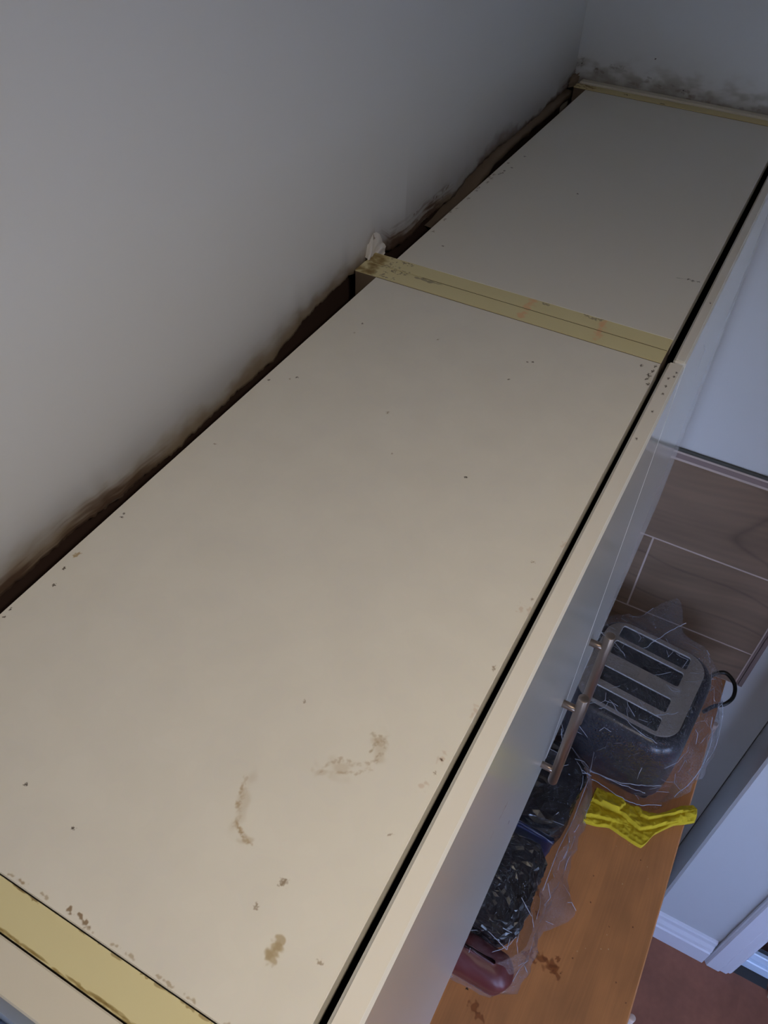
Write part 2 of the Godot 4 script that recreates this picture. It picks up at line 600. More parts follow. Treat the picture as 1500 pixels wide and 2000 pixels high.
func cabinet_materials() -> void:
	var cream := Color(0.835, 0.815, 0.765)
	var dirt := Color(0.22, 0.18, 0.14)
	# near top panel
	var r := Rect2(0.03, 0.668, 0.29, 0.59)
	var img := blank(725, 1475, cream)
	for j in range(0, 1475):
		for i in 725:
			var n := fbm(i * 0.008, j * 0.008) * 0.012
			img.set_pixel(i, j, Color(cream.r + n, cream.g + n, cream.b + n * 0.8))
	for p in [Vector2(0.0376, 1.0409), Vector2(0.0387, 1.0442), Vector2(0.0378, 1.0980), Vector2(0.0423, 1.1116), Vector2(0.1263, 1.2167), Vector2(0.1641, 1.2219), Vector2(0.0359, 0.8625), Vector2(0.0540, 0.8476), Vector2(0.0603, 0.7486), Vector2(0.2078, 0.7592), Vector2(0.2122, 0.7272), Vector2(0.2161, 0.7249), Vector2(0.2271, 0.8873), Vector2(0.3086, 1.0975), Vector2(0.0345, 1.1449), Vector2(0.0333, 1.1388)]:
		spot(img, r, p, rng.randf_range(0.0009, 0.0016), rng.randf_range(0.0007, 0.0012), rng.randf() * 3.0, dirt, 0.85, 0.7, 0.6)
	for p in [Vector2(0.0501, 0.8525), Vector2(0.0615, 0.7654), Vector2(0.1415, 0.8503), Vector2(0.1676, 0.8920), Vector2(0.1304, 0.7362), Vector2(0.2255, 1.1039), Vector2(0.2704, 1.1914), Vector2(0.2695, 1.1941), Vector2(0.3092, 1.1062), Vector2(0.3035, 1.1472), Vector2(0.3039, 1.2136), Vector2(0.2649, 1.2078), Vector2(0.0469, 0.9502), Vector2(0.3105, 1.03), Vector2(0.3112, 0.97), Vector2(0.300, 0.94)]:
		spot(img, r, p, rng.randf_range(0.001, 0.0022), rng.randf_range(0.0008, 0.0014), rng.randf() * 3.0, Color(0.5, 0.43, 0.34), 0.6, 0.8, 0.7)
	for p in [Vector2(0.3100, 0.6931), Vector2(0.3106, 0.6841), Vector2(0.3105, 0.6754), Vector2(0.3119, 0.7046), Vector2(0.2998, 0.6809), Vector2(0.3085, 0.6905), Vector2(0.309, 0.698)]:
		spot(img, r, p, 0.0012, 0.002, rng.randf() * 0.5, dirt, 0.8, 0.9, 0.6)
	var tan := Color(0.63, 0.55, 0.41)
	spot(img, r, Vector2(0.0365, 1.085), 0.002, 0.003, 0.3, Color(0.62, 0.52, 0.36), 0.8)
	spot(img, r, Vector2(0.2836, 1.2225), 0.0040, 0.0032, 0.9, tan, 0.65, 0.4, 0.5)
	spot(img, r, Vector2(0.2830, 1.2155), 0.0042, 0.0036, 0.9, tan, 0.65, 0.4, 0.5)
	spot(img, r, Vector2(0.2832, 1.2195), 0.0034, 0.005, 0.1, tan, 0.6, 0.4, 0.4)
	spot(img, r, Vector2(0.2700, 1.1925), 0.0025, 0.002, 0.1, Color(0.5, 0.43, 0.34), 0.5, 0.9, 0.7)
	smear(img, r, [Vector2(0.2239, 1.1577), Vector2(0.2272, 1.1687), Vector2(0.2340, 1.1803), Vector2(0.2405, 1.1841), Vector2(0.2454, 1.1857)], 0.0028, Color(0.62, 0.52, 0.38), 0.55)
	smear(img, r, [Vector2(0.2340, 1.1803), Vector2(0.2405, 1.1841), Vector2(0.2454, 1.1857)], 0.0022, Color(0.56, 0.45, 0.31), 0.5)
	smear(img, r, [Vector2(0.2558, 1.1347), Vector2(0.2579, 1.1292), Vector2(0.2622, 1.1241), Vector2(0.2691, 1.1239), Vector2(0.2755, 1.1186), Vector2(0.2776, 1.1140)], 0.0026, Color(0.56, 0.46, 0.33), 0.38)
	smear(img, r, [Vector2(0.2730, 1.1131), Vector2(0.2735, 1.1066), Vector2(0.2705, 1.1023), Vector2(0.2766, 1.1024), Vector2(0.2786, 1.1100), Vector2(0.2779, 1.1172)], 0.0026, Color(0.52, 0.42, 0.29), 0.4)
	smear(img, r, [Vector2(0.2640, 1.1310), Vector2(0.2720, 1.1270), Vector2(0.2790, 1.1200)], 0.002, Color(0.6, 0.5, 0.37), 0.3)
	for q in [[0.2640, 1.1290, 0.011, 0.006, 0.16], [0.2750, 1.1090, 0.006, 0.010, 0.16], [0.2300, 1.1700, 0.004, 0.016, 0.14], [0.2425, 1.1840, 0.006, 0.003, 0.2], [0.2560, 1.1360, 0.006, 0.003, 0.15], [0.2755, 1.1045, 0.004, 0.005, 0.2]]:
		spot(img, r, Vector2(q[0], q[1]), q[2], q[3], -0.3, Color(0.60, 0.50, 0.36), q[4] * 1.3, 0.6, 0.8)
	for k in 6:
		spot(img, r, Vector2(rng.randf_range(0.307, 0.3135), rng.randf_range(0.9, 1.12)), 0.002, 0.004, 0, Color(0.62, 0.45, 0.33), 0.22, 0.9, 0.8)
	for k in 16:
		spot(img, r, Vector2(rng.randf_range(0.1, 0.3), 1.2535 - absf(rng.randfn(0.0, 0.0006))), 0.003, 0.0008, 0, Color(0.5, 0.40, 0.26), 0.4, 0.9, 0.7)
	for p in [Vector2(0.1974, 1.2515), Vector2(0.2010, 1.2525), Vector2(0.1901, 1.2515)]:
		spot(img, r, p, 0.0028, 0.0012, 0.4, Color(0.42, 0.32, 0.2), 0.7, 0.8, 0.6)
	textured("near_top", img, r, 0.42)
	# far top panel
	var r2 := Rect2(0.03, 0.0, 0.29, 0.63)
	var im2 := blank(512, 1050, cream)
	for p in [Vector2(0.0390, 0.3800), Vector2(0.0395, 0.376), Vector2(0.0410, 0.3735), Vector2(0.0402, 0.3670), Vector2(0.0447, 0.3535), Vector2(0.0453, 0.3128), Vector2(0.2990, 0.5098), Vector2(0.3031, 0.5120), Vector2(0.3035, 0.5105), Vector2(0.3091, 0.5095), Vector2(0.1380, 0.3807), Vector2(0.0589, 0.5774)]:
		spot(im2, r2, p, rng.randf_range(0.001, 0.0024), rng.randf_range(0.0009, 0.0016), rng.randf() * 3.0, dirt, 0.75, 0.9, 0.6)
	smear(im2, r2, [Vector2(0.2880, 0.5130), Vector2(0.2990, 0.5100), Vector2(0.3090, 0.5095)], 0.001, dirt, 0.5)
	for k in 12:
		spot(im2, r2, Vector2(rng.randf_range(0.031, 0.036), rng.randf_range(0.3, 0.6)), 0.0015, 0.003, 0, Color(0.4, 0.34, 0.27), 0.5, 0.9)
	textured("far_top", im2, r2, 0.42)
	# yellowed bare edges of the side panels
	var yellow := Color(0.81, 0.765, 0.585)
	var r3 := Rect2(0.0, 0.625, 0.32, 0.046)
	var im3 := blank(1280, 184, yellow)
	var brown := Color(0.40, 0.29, 0.10)
	for k in 30:
		spot(im3, r3, Vector2(rng.randf_range(0.004, 0.023), rng.randf_range(0.628, 0.668)), 0.006, 0.007, 0, brown, 0.32, 0.4, 0.8)
	for k in 30:
		spot(im3, r3, Vector2(rng.randf_range(0.025, 0.055), rng.randf_range(0.628, 0.668)), rng.randf_range(0.001, 0.004), rng.randf_range(0.0006, 0.002), rng.randf() * 3.0, Color(0.45, 0.40, 0.33), 0.6, 0.9)
	for p in [[0.1802, 0.6328], [0.1802, 0.6440], [0.1802, 0.6589], [0.2510, 0.6333], [0.2511, 0.6440], [0.2511, 0.6559]]:
		spot(im3, r3, Vector2(p[0], p[1]), 0.005, 0.009, 0, Color(0.86, 0.58, 0.42), 0.5, 0.5, 0.9)
	for p in [[0.0734, 0.6510, 0.012], [0.085, 0.6505, 0.012], [0.1927, 0.6300, 0.004], [0.2330, 0.6290, 0.003], [0.2400, 0.6305, 0.004], [0.2458, 0.6294, 0.003]]:
		spot(im3, r3, Vector2(p[0], p[1]), p[2], 0.0022, 0.05, Color(0.55, 0.51, 0.42), 0.75, 0.8, 0.4)
	textured("mid_edge", im3, r3, 0.5)
	var r4 := Rect2(0.0, 1.253, 0.32, 0.024)
	var im4 := blank(1280, 96, yellow)
	for k in 70:
		spot(im4, r4, Vector2(rng.randf_range(0.1, 0.31), 1.2735 + rng.randf_range(-0.0012, 0.0006)), rng.randf_range(0.003, 0.01), 0.0006, 0, Color(0.45, 0.36, 0.16), 0.4, 0.6)
	for k in 26:
		spot(im4, r4, Vector2(rng.randf_range(0.1, 0.31), 1.2555 + rng.randf_range(-0.0005, 0.0008)), rng.randf_range(0.002, 0.007), 0.0008, 0, Color(0.45, 0.36, 0.2), 0.5, 0.8)
	textured("near_edge", im4, r4, 0.5)
	var r5 := Rect2(0.0, 0.0, 0.32, 0.04)
	var im5 := blank(960, 120, Color(0.80, 0.74, 0.54))
	for p in [Vector2(0.0900, 0.0250), Vector2(0.145, 0.0325), Vector2(0.146, 0.033)]:
		spot(im5, r5, p, 0.004, 0.002, 0.1, Color(0.28, 0.2, 0.12), 0.9, 0.8)
	for k in 24:
		spot(im5, r5, Vector2(rng.randf_range(0.01, 0.04), rng.randf_range(0.01, 0.033)), 0.004, 0.002, 0.1, Color(0.42, 0.32, 0.16), 0.5, 0.8)
	textured("far_edge", im5, r5, 0.5)
	# doors' top edges carry a few specks of dirt: same gloss as the faces
	var r6 := Rect2(0.31, 0.0, 0.03, 1.35)
	var im6 := blank(60, 2048, Color(0.845, 0.82, 0.775))
	for p in [[0.3285, 0.683], [0.329, 0.676], [0.3250, 0.688], [0.326, 0.700], [0.3265, 0.712], [0.3284, 0.545], [0.3255, 0.74], [0.324, 0.78]]:
		spot(im6, r6, Vector2(p[0], p[1]), 0.001, 0.0016, 0, dirt, 0.8, 0.8)
	var de := textured("door_edge", im6, r6, 0.3)
	de.clearcoat_enabled = true
	de.clearcoat = 0.3


# height of the broken lower edge of the plaster on the left wall
func plaster_edge(z: float) -> float:
	var pts := [[0.0, 2.067], [0.05, 2.062], [0.11, 2.063], [0.155, 2.059], [0.245, 2.061], [0.305, 2.063], [0.375, 2.058], [0.42, 2.049], [0.476, 2.0495], [0.50, 2.051], [0.545, 2.046], [0.585, 2.051], [0.605, 2.066], [0.625, 2.069], [0.648, 2.060], [0.68, 2.062], [0.70, 2.060], [0.72, 2.059], [0.748, 2.0565], [0.763, 2.0537], [0.778, 2.049], [0.807, 2.043], [0.86, 2.043], [0.92, 2.041], [0.95, 2.039], [1.01, 2.041], [1.06, 2.046], [1.13, 2.045], [1.3, 2.045]]
	for k in pts.size() - 1:
		if z <= pts[k + 1][0]:
			return lerpf(pts[k][1], pts[k + 1][1], (z - pts[k][0]) / (pts[k + 1][0] - pts[k][0]))
	return 2.045


# ================= setting =================
func shell() -> void:
	var H := 2.7
	var fl := put("floor", boxes([[Vector3(-0.12, -0.12, -0.6), Vector3(2.82, 0.0, 3.12)]]), M.brown_floor)
	structure(fl, "plain brown floor below the worktop", "floor")
	var sl := put("slate_tile", boxes([[Vector3(0.955, 0.0, 0.12), Vector3(1.062, 0.002, 0.226)]], 0.0005), M.slate, fl)
	sl.set_meta("label", "dark grey slate tile at the door")
	put("slate_tile", boxes([[Vector3(1.064, 0.0, 0.12), Vector3(1.36, 0.002, 0.226)]], 0.0005), M.slate, fl)
	var ce := put("ceiling", boxes([[Vector3(-0.12, H, -0.6), Vector3(2.82, H + 0.12, 3.12)]]), M.paint)
	structure(ce, "white ceiling above the cabinets, outside the frame", "ceiling")

	# left wall: old brown backing, with a coat of plaster that ends raggedly above the cabinets
	var wl := Node3D.new()
	wl.name = "wall_left"
	add_child(wl)
	structure(wl, "white plastered wall on the left with brown damp stains along the cabinet tops", "wall")
	put("old_masonry", boxes([[Vector3(-0.12, 0, -0.12), Vector3(-0.013, H, 3.12)]]), M.old_wall, wl)
	var rows := []
	var nz := 520
	for r in 8:
		var row := PackedVector3Array()
		for i in nz + 1:
			var z := 1.29 * i / nz
			var e := plaster_edge(z) + 0.0012 * noise.get_noise_1d(z * 160.0) + 0.0008 * noise.get_noise_1d(z * 420.0)
			var lip := 0.0025 * noise.get_noise_1d(z * 40.0 + 90.0) + (0.004 * exp(-pow((z - 0.63) / 0.03, 2)))
			match r:
				0: row.append(Vector3(-0.014, e + 0.0005, z))
				1: row.append(Vector3(-0.002 + lip * 0.5, e, z))
				2: row.append(Vector3(0.0008 + lip * 0.6, e + 0.0015, z))
				3: row.append(Vector3(0.0012 + lip * 0.6, e + 0.005, z))
				4: row.append(Vector3(0.0004 + lip * 0.3, e + 0.02, z))
				5: row.append(Vector3(0, e + 0.05, z))
				6: row.append(Vector3(0, 2.3, z))
				7: row.append(Vector3(0, H, z))
		rows.append(row)
	# own uv: (z, y)
	var st := begin()
	st.set_smooth_group(0)
	for r in 8:
		for p in rows[r]:
			st.set_uv(Vector2(p.z, p.y))
			st.add_vertex(p)
	for r in 7:
		for i in nz:
			var a := r * (nz + 1) + i
			for k in [a, a + nz + 2, a + 1, a, a + nz + 1, a + nz + 2]:
				st.add_index(k)
	st.generate_normals()
	put("plaster", st.commit(), M.plaster, wl)
	put("plaster", boxes([[Vector3(-0.0135, 0, 1.29), Vector3(0, H, 3.12)], [Vector3(-0.0135, 0, -0.12), Vector3(0, 1.9, 1.29)]], 0.0002), M.paint, wl)
	for k in 5:
		put("tile", boxes([[Vector3(0.0, 1.02 + 0.205 * k, 1.296), Vector3(0.007, 1.222 + 0.205 * k, 1.70)]], 0.001), M.added_blue_tile, wl)  # tiles added so that the wall here turns dark blue
	# torn flake of plaster and skim behind the joint of the two cabinets
	var fk := []
	for r in 9:
		var row := PackedVector3Array()
		for i in 7:
			var u := i / 6.0
			var v := r / 8.0
			var n := noise.get_noise_2d(u * 3.0, v * 4.0)
			row.append(Vector3(0.001 + 0.010 * v * (1.0 - v) * 2.0 + 0.004 * n + 0.004 * (1.0 - v), 2.058 + 0.03 * v * (0.55 + 0.45 * sin(u * PI)) + 0.004 * n, 0.650 - 0.036 * u - 0.008 * v + 0.003 * n))
		fk.append(row)
	put("plaster_flake", sheet(fk), M.flake, wl)
	for f in [[0.014, 0.020, 2.068], [0.017, 0.030, 2.066]]:
		var fr := []
		for r in 6:
			var row := PackedVector3Array()
			for i in 5:
				var n := noise.get_noise_2d(i * 0.9 + f[1] * 99.0, r * 0.8)
				row.append(Vector3(0.002 + f[0] * i / 6.0 * 0.8 + 0.003 * n, f[2] + 0.014 * r / 5.0 + 0.003 * n, f[1] - 0.012 * i / 4.0 + 0.002 * n))
			fr.append(row)
		put("plaster_flake", sheet(fr), M.batten, wl)
	# old batten on the wall in the gap behind the far cabinet
	var br := []
	for i in 40:
		var z := 0.012 + 0.46 * i / 39.0
		var y := 2.057 - 0.03 * smoothstep(0.25, 0.48, z) + 0.0015 * noise.get_noise_1d(z * 60.0)
		var w := 0.005 + 0.002 * noise.get_noise_1d(z * 25.0 + 30.0)
		br.append(PackedVector3Array([Vector3(-0.013, y + 0.003, z), Vector3(w, y + 0.001, z), Vector3(w + 0.001, y - 0.003, z), Vector3(w, y - 0.0085, z), Vector3(-0.013, y - 0.0095, z)]))
	put("batten", sheet(br), M.batten, wl)

	# right wall with the window, wall behind the camera
	var wz := [1.35, 2.55]
	var wy := [0.95, 2.1]
	var wr := put("wall_right", boxes([[Vector3(2.7, 0, -0.12), Vector3(2.82, H, wz[0])], [Vector3(2.7, 0, wz[1]), Vector3(2.82, H, 3.12)], [Vector3(2.7, 0, wz[0]), Vector3(2.82, wy[0], wz[1])], [Vector3(2.7, wy[1], wz[0]), Vector3(2.82, H, wz[1])]], 0.0005), M.paint)
	structure(wr, "white wall opposite the cabinets that holds the window, outside the frame", "wall")
	var wx := [1.05, 2.25]
	var bk := put("wall_back", boxes([[Vector3(-0.12, 0, 3.0), Vector3(wx[0], H, 3.12)], [Vector3(wx[1], 0, 3.0), Vector3(2.82, H, 3.12)], [Vector3(wx[0], 0, 3.0), Vector3(wx[1], wy[0], 3.12)], [Vector3(wx[0], wy[1], 3.0), Vector3(wx[1], H, 3.12)]], 0.0005), M.paint)
	structure(bk, "white wall with a window behind the viewer, outside the frame", "wall")
	var w2 := Node3D.new()
	w2.name = "window_2"
	add_child(w2)
	structure(w2, "white framed window behind the viewer, outside the frame", "window")
	var mx: float = (wx[0] + wx[1]) / 2
	put("window_frame", boxes([[Vector3(wx[0], wy[0], 3.04), Vector3(wx[1], wy[0] + 0.06, 3.1)], [Vector3(wx[0], wy[1] - 0.06, 3.04), Vector3(wx[1], wy[1], 3.1)], [Vector3(wx[0], wy[0], 3.04), Vector3(wx[0] + 0.06, wy[1], 3.1)], [Vector3(wx[1] - 0.06, wy[0], 3.04), Vector3(wx[1], wy[1], 3.1)], [Vector3(mx - 0.03, wy[0], 3.04), Vector3(mx + 0.03, wy[1], 3.1)]], 0.004), M.upvc, w2)
	for q in [[wx[0] + 0.06, mx - 0.03], [mx + 0.03, wx[1] - 0.06]]:
		put("pane", boxes([[Vector3(q[0], wy[0] + 0.06, 3.068), Vector3(q[1], wy[1] - 0.06, 3.072)]], 0.0), M.window_glass, w2)
	var wn := Node3D.new()
	wn.name = "window_1"
	add_child(wn)
	structure(wn, "white framed window letting in cool daylight, outside the frame", "window")
	var t := 0.06
	var mid: float = (wz[0] + wz[1]) / 2
	put("window_frame", boxes([[Vector3(2.74, wy[0], wz[0]), Vector3(2.8, wy[0] + t, wz[1])], [Vector3(2.74, wy[1] - t, wz[0]), Vector3(2.8, wy[1], wz[1])], [Vector3(2.74, wy[0], wz[0]), Vector3(2.8, wy[1], wz[0] + t)], [Vector3(2.74, wy[0], wz[1] - t), Vector3(2.8, wy[1], wz[1])], [Vector3(2.74, wy[0], mid - t / 2), Vector3(2.8, wy[1], mid + t / 2)]], 0.004), M.upvc, wn)
	for q in [[wz[0] + t, mid - t / 2], [mid + t / 2, wz[1] - t]]:
		put("pane", boxes([[Vector3(2.768, wy[0] + t, q[0]), Vector3(2.772, wy[1] - t, q[1])]], 0.0), M.window_glass, wn)


func end_wall() -> void:
	var H := 2.7
	var we := Node3D.new()
	we.name = "wall_end"
	add_child(we)
	structure(we, "far white wall with wood-look tiles above the worktop and mould above the cabinets", "wall")
	put("plaster", boxes([[Vector3(-0.12, 0, -0.12), Vector3(0.745, H, 0.0)]], 0.0002), M.end_plaster, we)
	# tile field: x up to 0.6305, rows from 0.90 to 1.458, each tile its own piece on a bed of grout
	put("grout", boxes([[Vector3(0.0, 0.90, 0.0), Vector3(0.6325, 1.4775, 0.0072)]], 0.0005), M.grout, we)
	var g := 0.0016
	var rows := [[1.2437, 1.4585, [-0.02, 0.15, 0.6305], 0], [1.0165, 1.2437, [-0.02, 0.349, 0.6305], 1], [0.90, 1.0165, [-0.02, 0.15, 0.6305], 2]]
	for r in rows:
		for k in r[2].size() - 1:
			put("tile", boxes([[Vector3(maxf(r[2][k] + g, 0.0), r[0] + g, 0.0), Vector3(r[2][k + 1] - g, r[1] - g, 0.0078)]], 0.0008), M["wood_tile_%d" % ((r[3] + k) % 3)], we)
	put("tile_strip", boxes([[Vector3(0.0, 1.4615, 0.0), Vector3(0.6305, 1.4735, 0.0078)]], 0.0008), M.tile_trim, we)
	put("caulk_line", boxes([[Vector3(0.0, 1.4765, 0.0), Vector3(0.640, 1.4835, 0.0072)]], 0.002), M.caulk, we)
	put("tile_trim", boxes([[Vector3(0.6318, 0.90, 0.0), Vector3(0.6362, 1.4765, 0.0085)], [Vector3(0.6375, 0.90, 0.0), Vector3(0.6465, 1.4765, 0.0075)]], 0.0008), M.tile_trim, we)

	# pier that stands forward of the far wall, right of the worktop
	var st := begin()
	var a := Vector3(0.737, 0, 0.0)
	var b := Vector3(0.711, 0, 0.222)
	var c := Vector3(0.717, 0, 0.227)
	var d := Vector3(0.966, 0, 0.227)
	var e := Vector3(0.966, 0, -0.12)
	var up := Vector3(0, H, 0)
	quad(st, a, b, b + up, a + up, Vector3(-1, 0, 0))
	quad(st, b, c, c + up, b + up, Vector3(-1, 0, 1))
	quad(st, c, d, d + up, c + up, Vector3(0, 0, 1))
	quad(st, d, e, e + up, d + up, Vector3(1, 0, 0))
	var wp := put("wall_pier", st.commit(), M.pier_paint)
	structure(wp, "white pier standing forward beside the worktop, left of the door frame", "wall")
	# hairline gap where pier meets wall
	put("shrinkage_crack", tube([Vector3(0.7353, 0.0, 0.0008), Vector3(0.7353, 1.2, 0.0008)], 0.0011, 6), M.caulk, wp)
	var wd := put("wall_door", boxes([[Vector3(0.966, 2.05, -0.12), Vector3(1.80, H, 0.227)], [Vector3(1.80, 0, -0.12), Vector3(2.82, H, 0.227)]], 0.0005), M.paint)
	structure(wd, "white wall above and right of the doorway", "wall")
	# skirting board on the pier: moulded profile extruded along x
	var prof := [Vector2(0, 0), Vector2(0.018, 0), Vector2(0.018, 0.072), Vector2(0.013, 0.076), Vector2(0.013, 0.081), Vector2(0.0175, 0.085), Vector2(0.015, 0.096), Vector2(0.0085, 0.109), Vector2(0.0065, 0.117), Vector2(0.010, 0.121), Vector2(0.009, 0.128), Vector2(0.006, 0.133), Vector2(0, 0.135)]
	var sk := begin()
	for k in prof.size() - 1:
		var p: Vector2 = prof[k]
		var q: Vector2 = prof[k + 1]
		var n := Vector3(0, (p.x - q.x), (q.y - p.y) + 0.0001)
		quad(sk, Vector3(0.711, p.y, 0.227 + p.x), Vector3(0.889, p.y, 0.227 + p.x), Vector3(0.889, q.y, 0.227 + q.x), Vector3(0.711, q.y, 0.227 + q.x), n)
	for k in range(1, prof.size() - 1):
		for x in [0.711, 0.889]:
			tri(sk, Vector3(x, 0, 0.227), Vector3(x, prof[k].y, 0.227 + prof[k].x), Vector3(x, prof[k + 1].y, 0.227 + prof[k + 1].x), Vector3(x - 0.8, 0, 0))
	var bb := put("baseboard_end", sk.commit(), M.gloss_paint)
	structure(bb, "moulded white skirting board at the foot of the pier", "baseboard")


func doorway() -> void:
	var tr := Node3D.new()
	tr.name = "trim_1"
	add_child(tr)
	structure(tr, "white door frame moulding right of the pier", "trim")
	put("architrave", boxes([[Vector3(0.8935, 0.0, 0.226), Vector3(0.958, 2.1, 0.242)], [Vector3(0.897, 0.0, 0.226), Vector3(0.938, 2.1, 0.2465)]], 0.004), M.gloss_paint, tr)
	put("jamb", boxes([[Vector3(0.950, 0.0, 0.08), Vector3(0.968, 2.05, 0.236)]], 0.004), M.gloss_paint, tr)
	var d := Node3D.new()
	d.name = "door_1"
	add_child(d)
	structure(d, "white framed door with a dark glass panel at the bottom right", "door")
	put("bottom_rail", boxes([[Vector3(0.9685, 0.006, 0.165), Vector3(1.79, 0.050, 0.2)], [Vector3(0.976, 0.050, 0.165), Vector3(1.79, 0.088, 0.190)]], 0.003), M.upvc, d)
	put("door_stile", boxes([[Vector3(1.70, 0.088, 0.165), Vector3(1.79, 2.04, 0.195)]], 0.003), M.upvc, d)
	put("top_rail", boxes([[Vector3(0.97, 1.95, 0.165), Vector3(1.70, 2.04, 0.195)]], 0.003), M.upvc, d)
	put("pane", boxes([[Vector3(0.9685, 0.085, 0.168), Vector3(1.70, 1.95, 0.178)]], 0.0005), M.night_glass, d)
	var bl := put("trim_2", boxes([[Vector3(1.066, 0.0, 0.232), Vector3(1.2, 0.011, 0.247)]], 0.003), M.cream_trim)
	structure(bl, "short cream strip on the floor in front of the door", "trim")


func worktop_and_base() -> void:
	var wt := thing("worktop", "oak-look wooden worktop with amber stains under the wall cabinets", "worktop")
	put("board", boxes([[Vector3(0.0, 0.86, 0.002), Vector3(0.612, WORK, 2.4)]], 0.0025), M.oak, wt)
	var bc := thing("base_cabinet", "white base cabinet under the wooden worktop, only its bar handle end showing", "cabinet")
	put("body", boxes([[Vector3(0.02, 0.14, 0.01), Vector3(0.578, 0.858, 1.2)], [Vector3(0.05, 0.0, 0.01), Vector3(0.53, 0.14, 1.2)]]), M.base_white, bc)
	for q in [[0.012, 0.698], [0.702, 1.198]]:
		var dr := put("door", boxes([[Vector3(0.58, 0.145, q[0]), Vector3(0.598, 0.852, q[1])]], 0.002), M.base_white, bc)
		var hz: float = 0.741 if q[0] > 0.5 else 0.06
		put("handle", bar_handle(0.598, 0.631, hz, 0.575, 0.803), M.satin_handle, dr)


func bar_handle(face: float, out: float, z: float, lo: float, hi: float) -> Mesh:
	var list := [tube([Vector3(out, lo, z), Vector3(out, hi, z)], 0.0068, 20, 0.0008)]
	var inset := (hi - lo - 0.160) / 2.0 if hi - lo > 0.19 else 0.02
	for y in [lo + inset, hi - inset]:
		list.append(tube([Vector3(face - 0.001, y, z), Vector3(out, y, z)], 0.0050, 16))
	return join(list)


# ================= wall cabinets =================
func wall_cabinets() -> void:
	var near := thing("wall_cabinet", "near wall cabinet with stained cream top panel, white door and steel bar handle", "cabinet", Vector3.ZERO, 0.0, "wall cabinets hung in a row on the left wall")
	var far := thing("wall_cabinet", "far wall cabinet against the mouldy end wall, its cream top beyond the double yellowed edge", "cabinet", Vector3.ZERO, 0.0, "wall cabinets hung in a row on the left wall")
	var lo := TOP - 0.72
	# near: side panels (yellowed top edges), top, bottom, back, end panel
	put("top_panel", boxes([[Vector3(0.0303, TOP - 0.018, 0.6695), Vector3(0.3137, TOP, 1.2551)]], 0.0005), M.near_top, near)
	side_panel(near, Vector3(0.0062, lo, 0.6480), Vector3(0.3137, TOP + 0.0004, 0.6686), M.mid_edge)
	side_panel(near, Vector3(0.0062, lo, 1.2558), Vector3(0.3137, TOP + 0.0002, 1.2738), M.near_edge)
	put("end_panel", boxes([[Vector3(0.0062, lo - 0.02, 1.2746), Vector3(0.325, TOP + 0.0006, 1.2926)]], 0.0008), M.carcass, near)
	put("bottom_panel", boxes([[Vector3(0.0303, lo, 0.6690), Vector3(0.3125, lo + 0.018, 1.2555)]]), M.carcass, near)
	put("back_panel", boxes([[Vector3(0.034, lo + 0.018, 0.6688), Vector3(0.040, TOP - 0.018, 1.2556)]], 0.0), M.carcass, near)
	var dn := put("door", boxes([[Vector3(0.3188, lo, 0.6612), Vector3(DOORX, TOP - 0.0002, 1.2945)]], 0.0018), M.door_gloss, near)
	put("handle", bar_handle(DOORX, 0.3548, 0.712, TOP - 0.668, TOP - 0.450), M.brushed_steel, dn)
	put("joint", boxes([[Vector3(0.0700, TOP - 0.02, 0.64635), Vector3(0.3130, TOP - 0.0002, 0.64795)]], 0.0), M.joint_dark, near)  # dark brown strip filling the seam between the side panels
	put("joint", boxes([[Vector3(0.0310, TOP - 0.02, 0.66865), Vector3(0.3130, TOP - 0.0004, 0.66945)]], 0.0), M.joint_dark, near)
	door_top(dn, 0.3188, 0.6612, 1.2945)
	# far
	put("top_panel", boxes([[Vector3(0.0303, TOP - 0.018, 0.0345), Vector3(0.3137, TOP - 0.0003, 0.6262)]], 0.0007), M.far_top, far)
	side_panel(far, Vector3(0.0062, lo, 0.6272), Vector3(0.3137, TOP + 0.0002, 0.6463), M.mid_edge)
	side_panel(far, Vector3(0.012, lo, 0.0165), Vector3(0.3137, TOP + 0.0008, 0.0335), M.far_edge)
	put("filler_strip", boxes([[Vector3(0.014, lo, 0.0005), Vector3(0.32, TOP + 0.0035, 0.0158)]], 0.0015), M.carcass, far)
	put("bottom_panel", boxes([[Vector3(0.0303, lo, 0.0340), Vector3(0.3125, lo + 0.018, 0.6268)]]), M.carcass, far)
	put("back_panel", boxes([[Vector3(0.034, lo + 0.018, 0.0338), Vector3(0.040, TOP - 0.018, 0.6269)]], 0.0), M.carcass, far)
	var df := put("door", boxes([[Vector3(0.3218, lo, 0.0035), Vector3(DOORX, TOP - 0.0006, 0.6572)]], 0.0018), M.door_gloss, far)
	put("handle", bar_handle(DOORX, 0.3548, 0.605, TOP - 0.668, TOP - 0.450), M.brushed_steel, df)
	door_top(df, 0.3218, 0.0035, 0.6572)


func side_panel(parent: Node3D, a: Vector3, b: Vector3, edge: Material) -> void:
	var p := put("side_panel", boxes([[a, Vector3(b.x, b.y - 0.0012, b.z)]], 0.0004), M.raw_board, parent)
	put("edge_band", boxes([[Vector3(a.x, b.y - 0.0013, a.z), b]], 0.0001), edge, p)


func door_top(door: Node3D, x0: float, z0: float, z1: float) -> void:
	var st := begin()
	box(st, Vector3(x0 + 0.0016, TOP - 0.0012, z0 + 0.0016), Vector3(DOORX - 0.0016, TOP + 0.0002, z1 - 0.001), 0.0003)
	put("edge_band", st.commit(), M.door_edge, door)


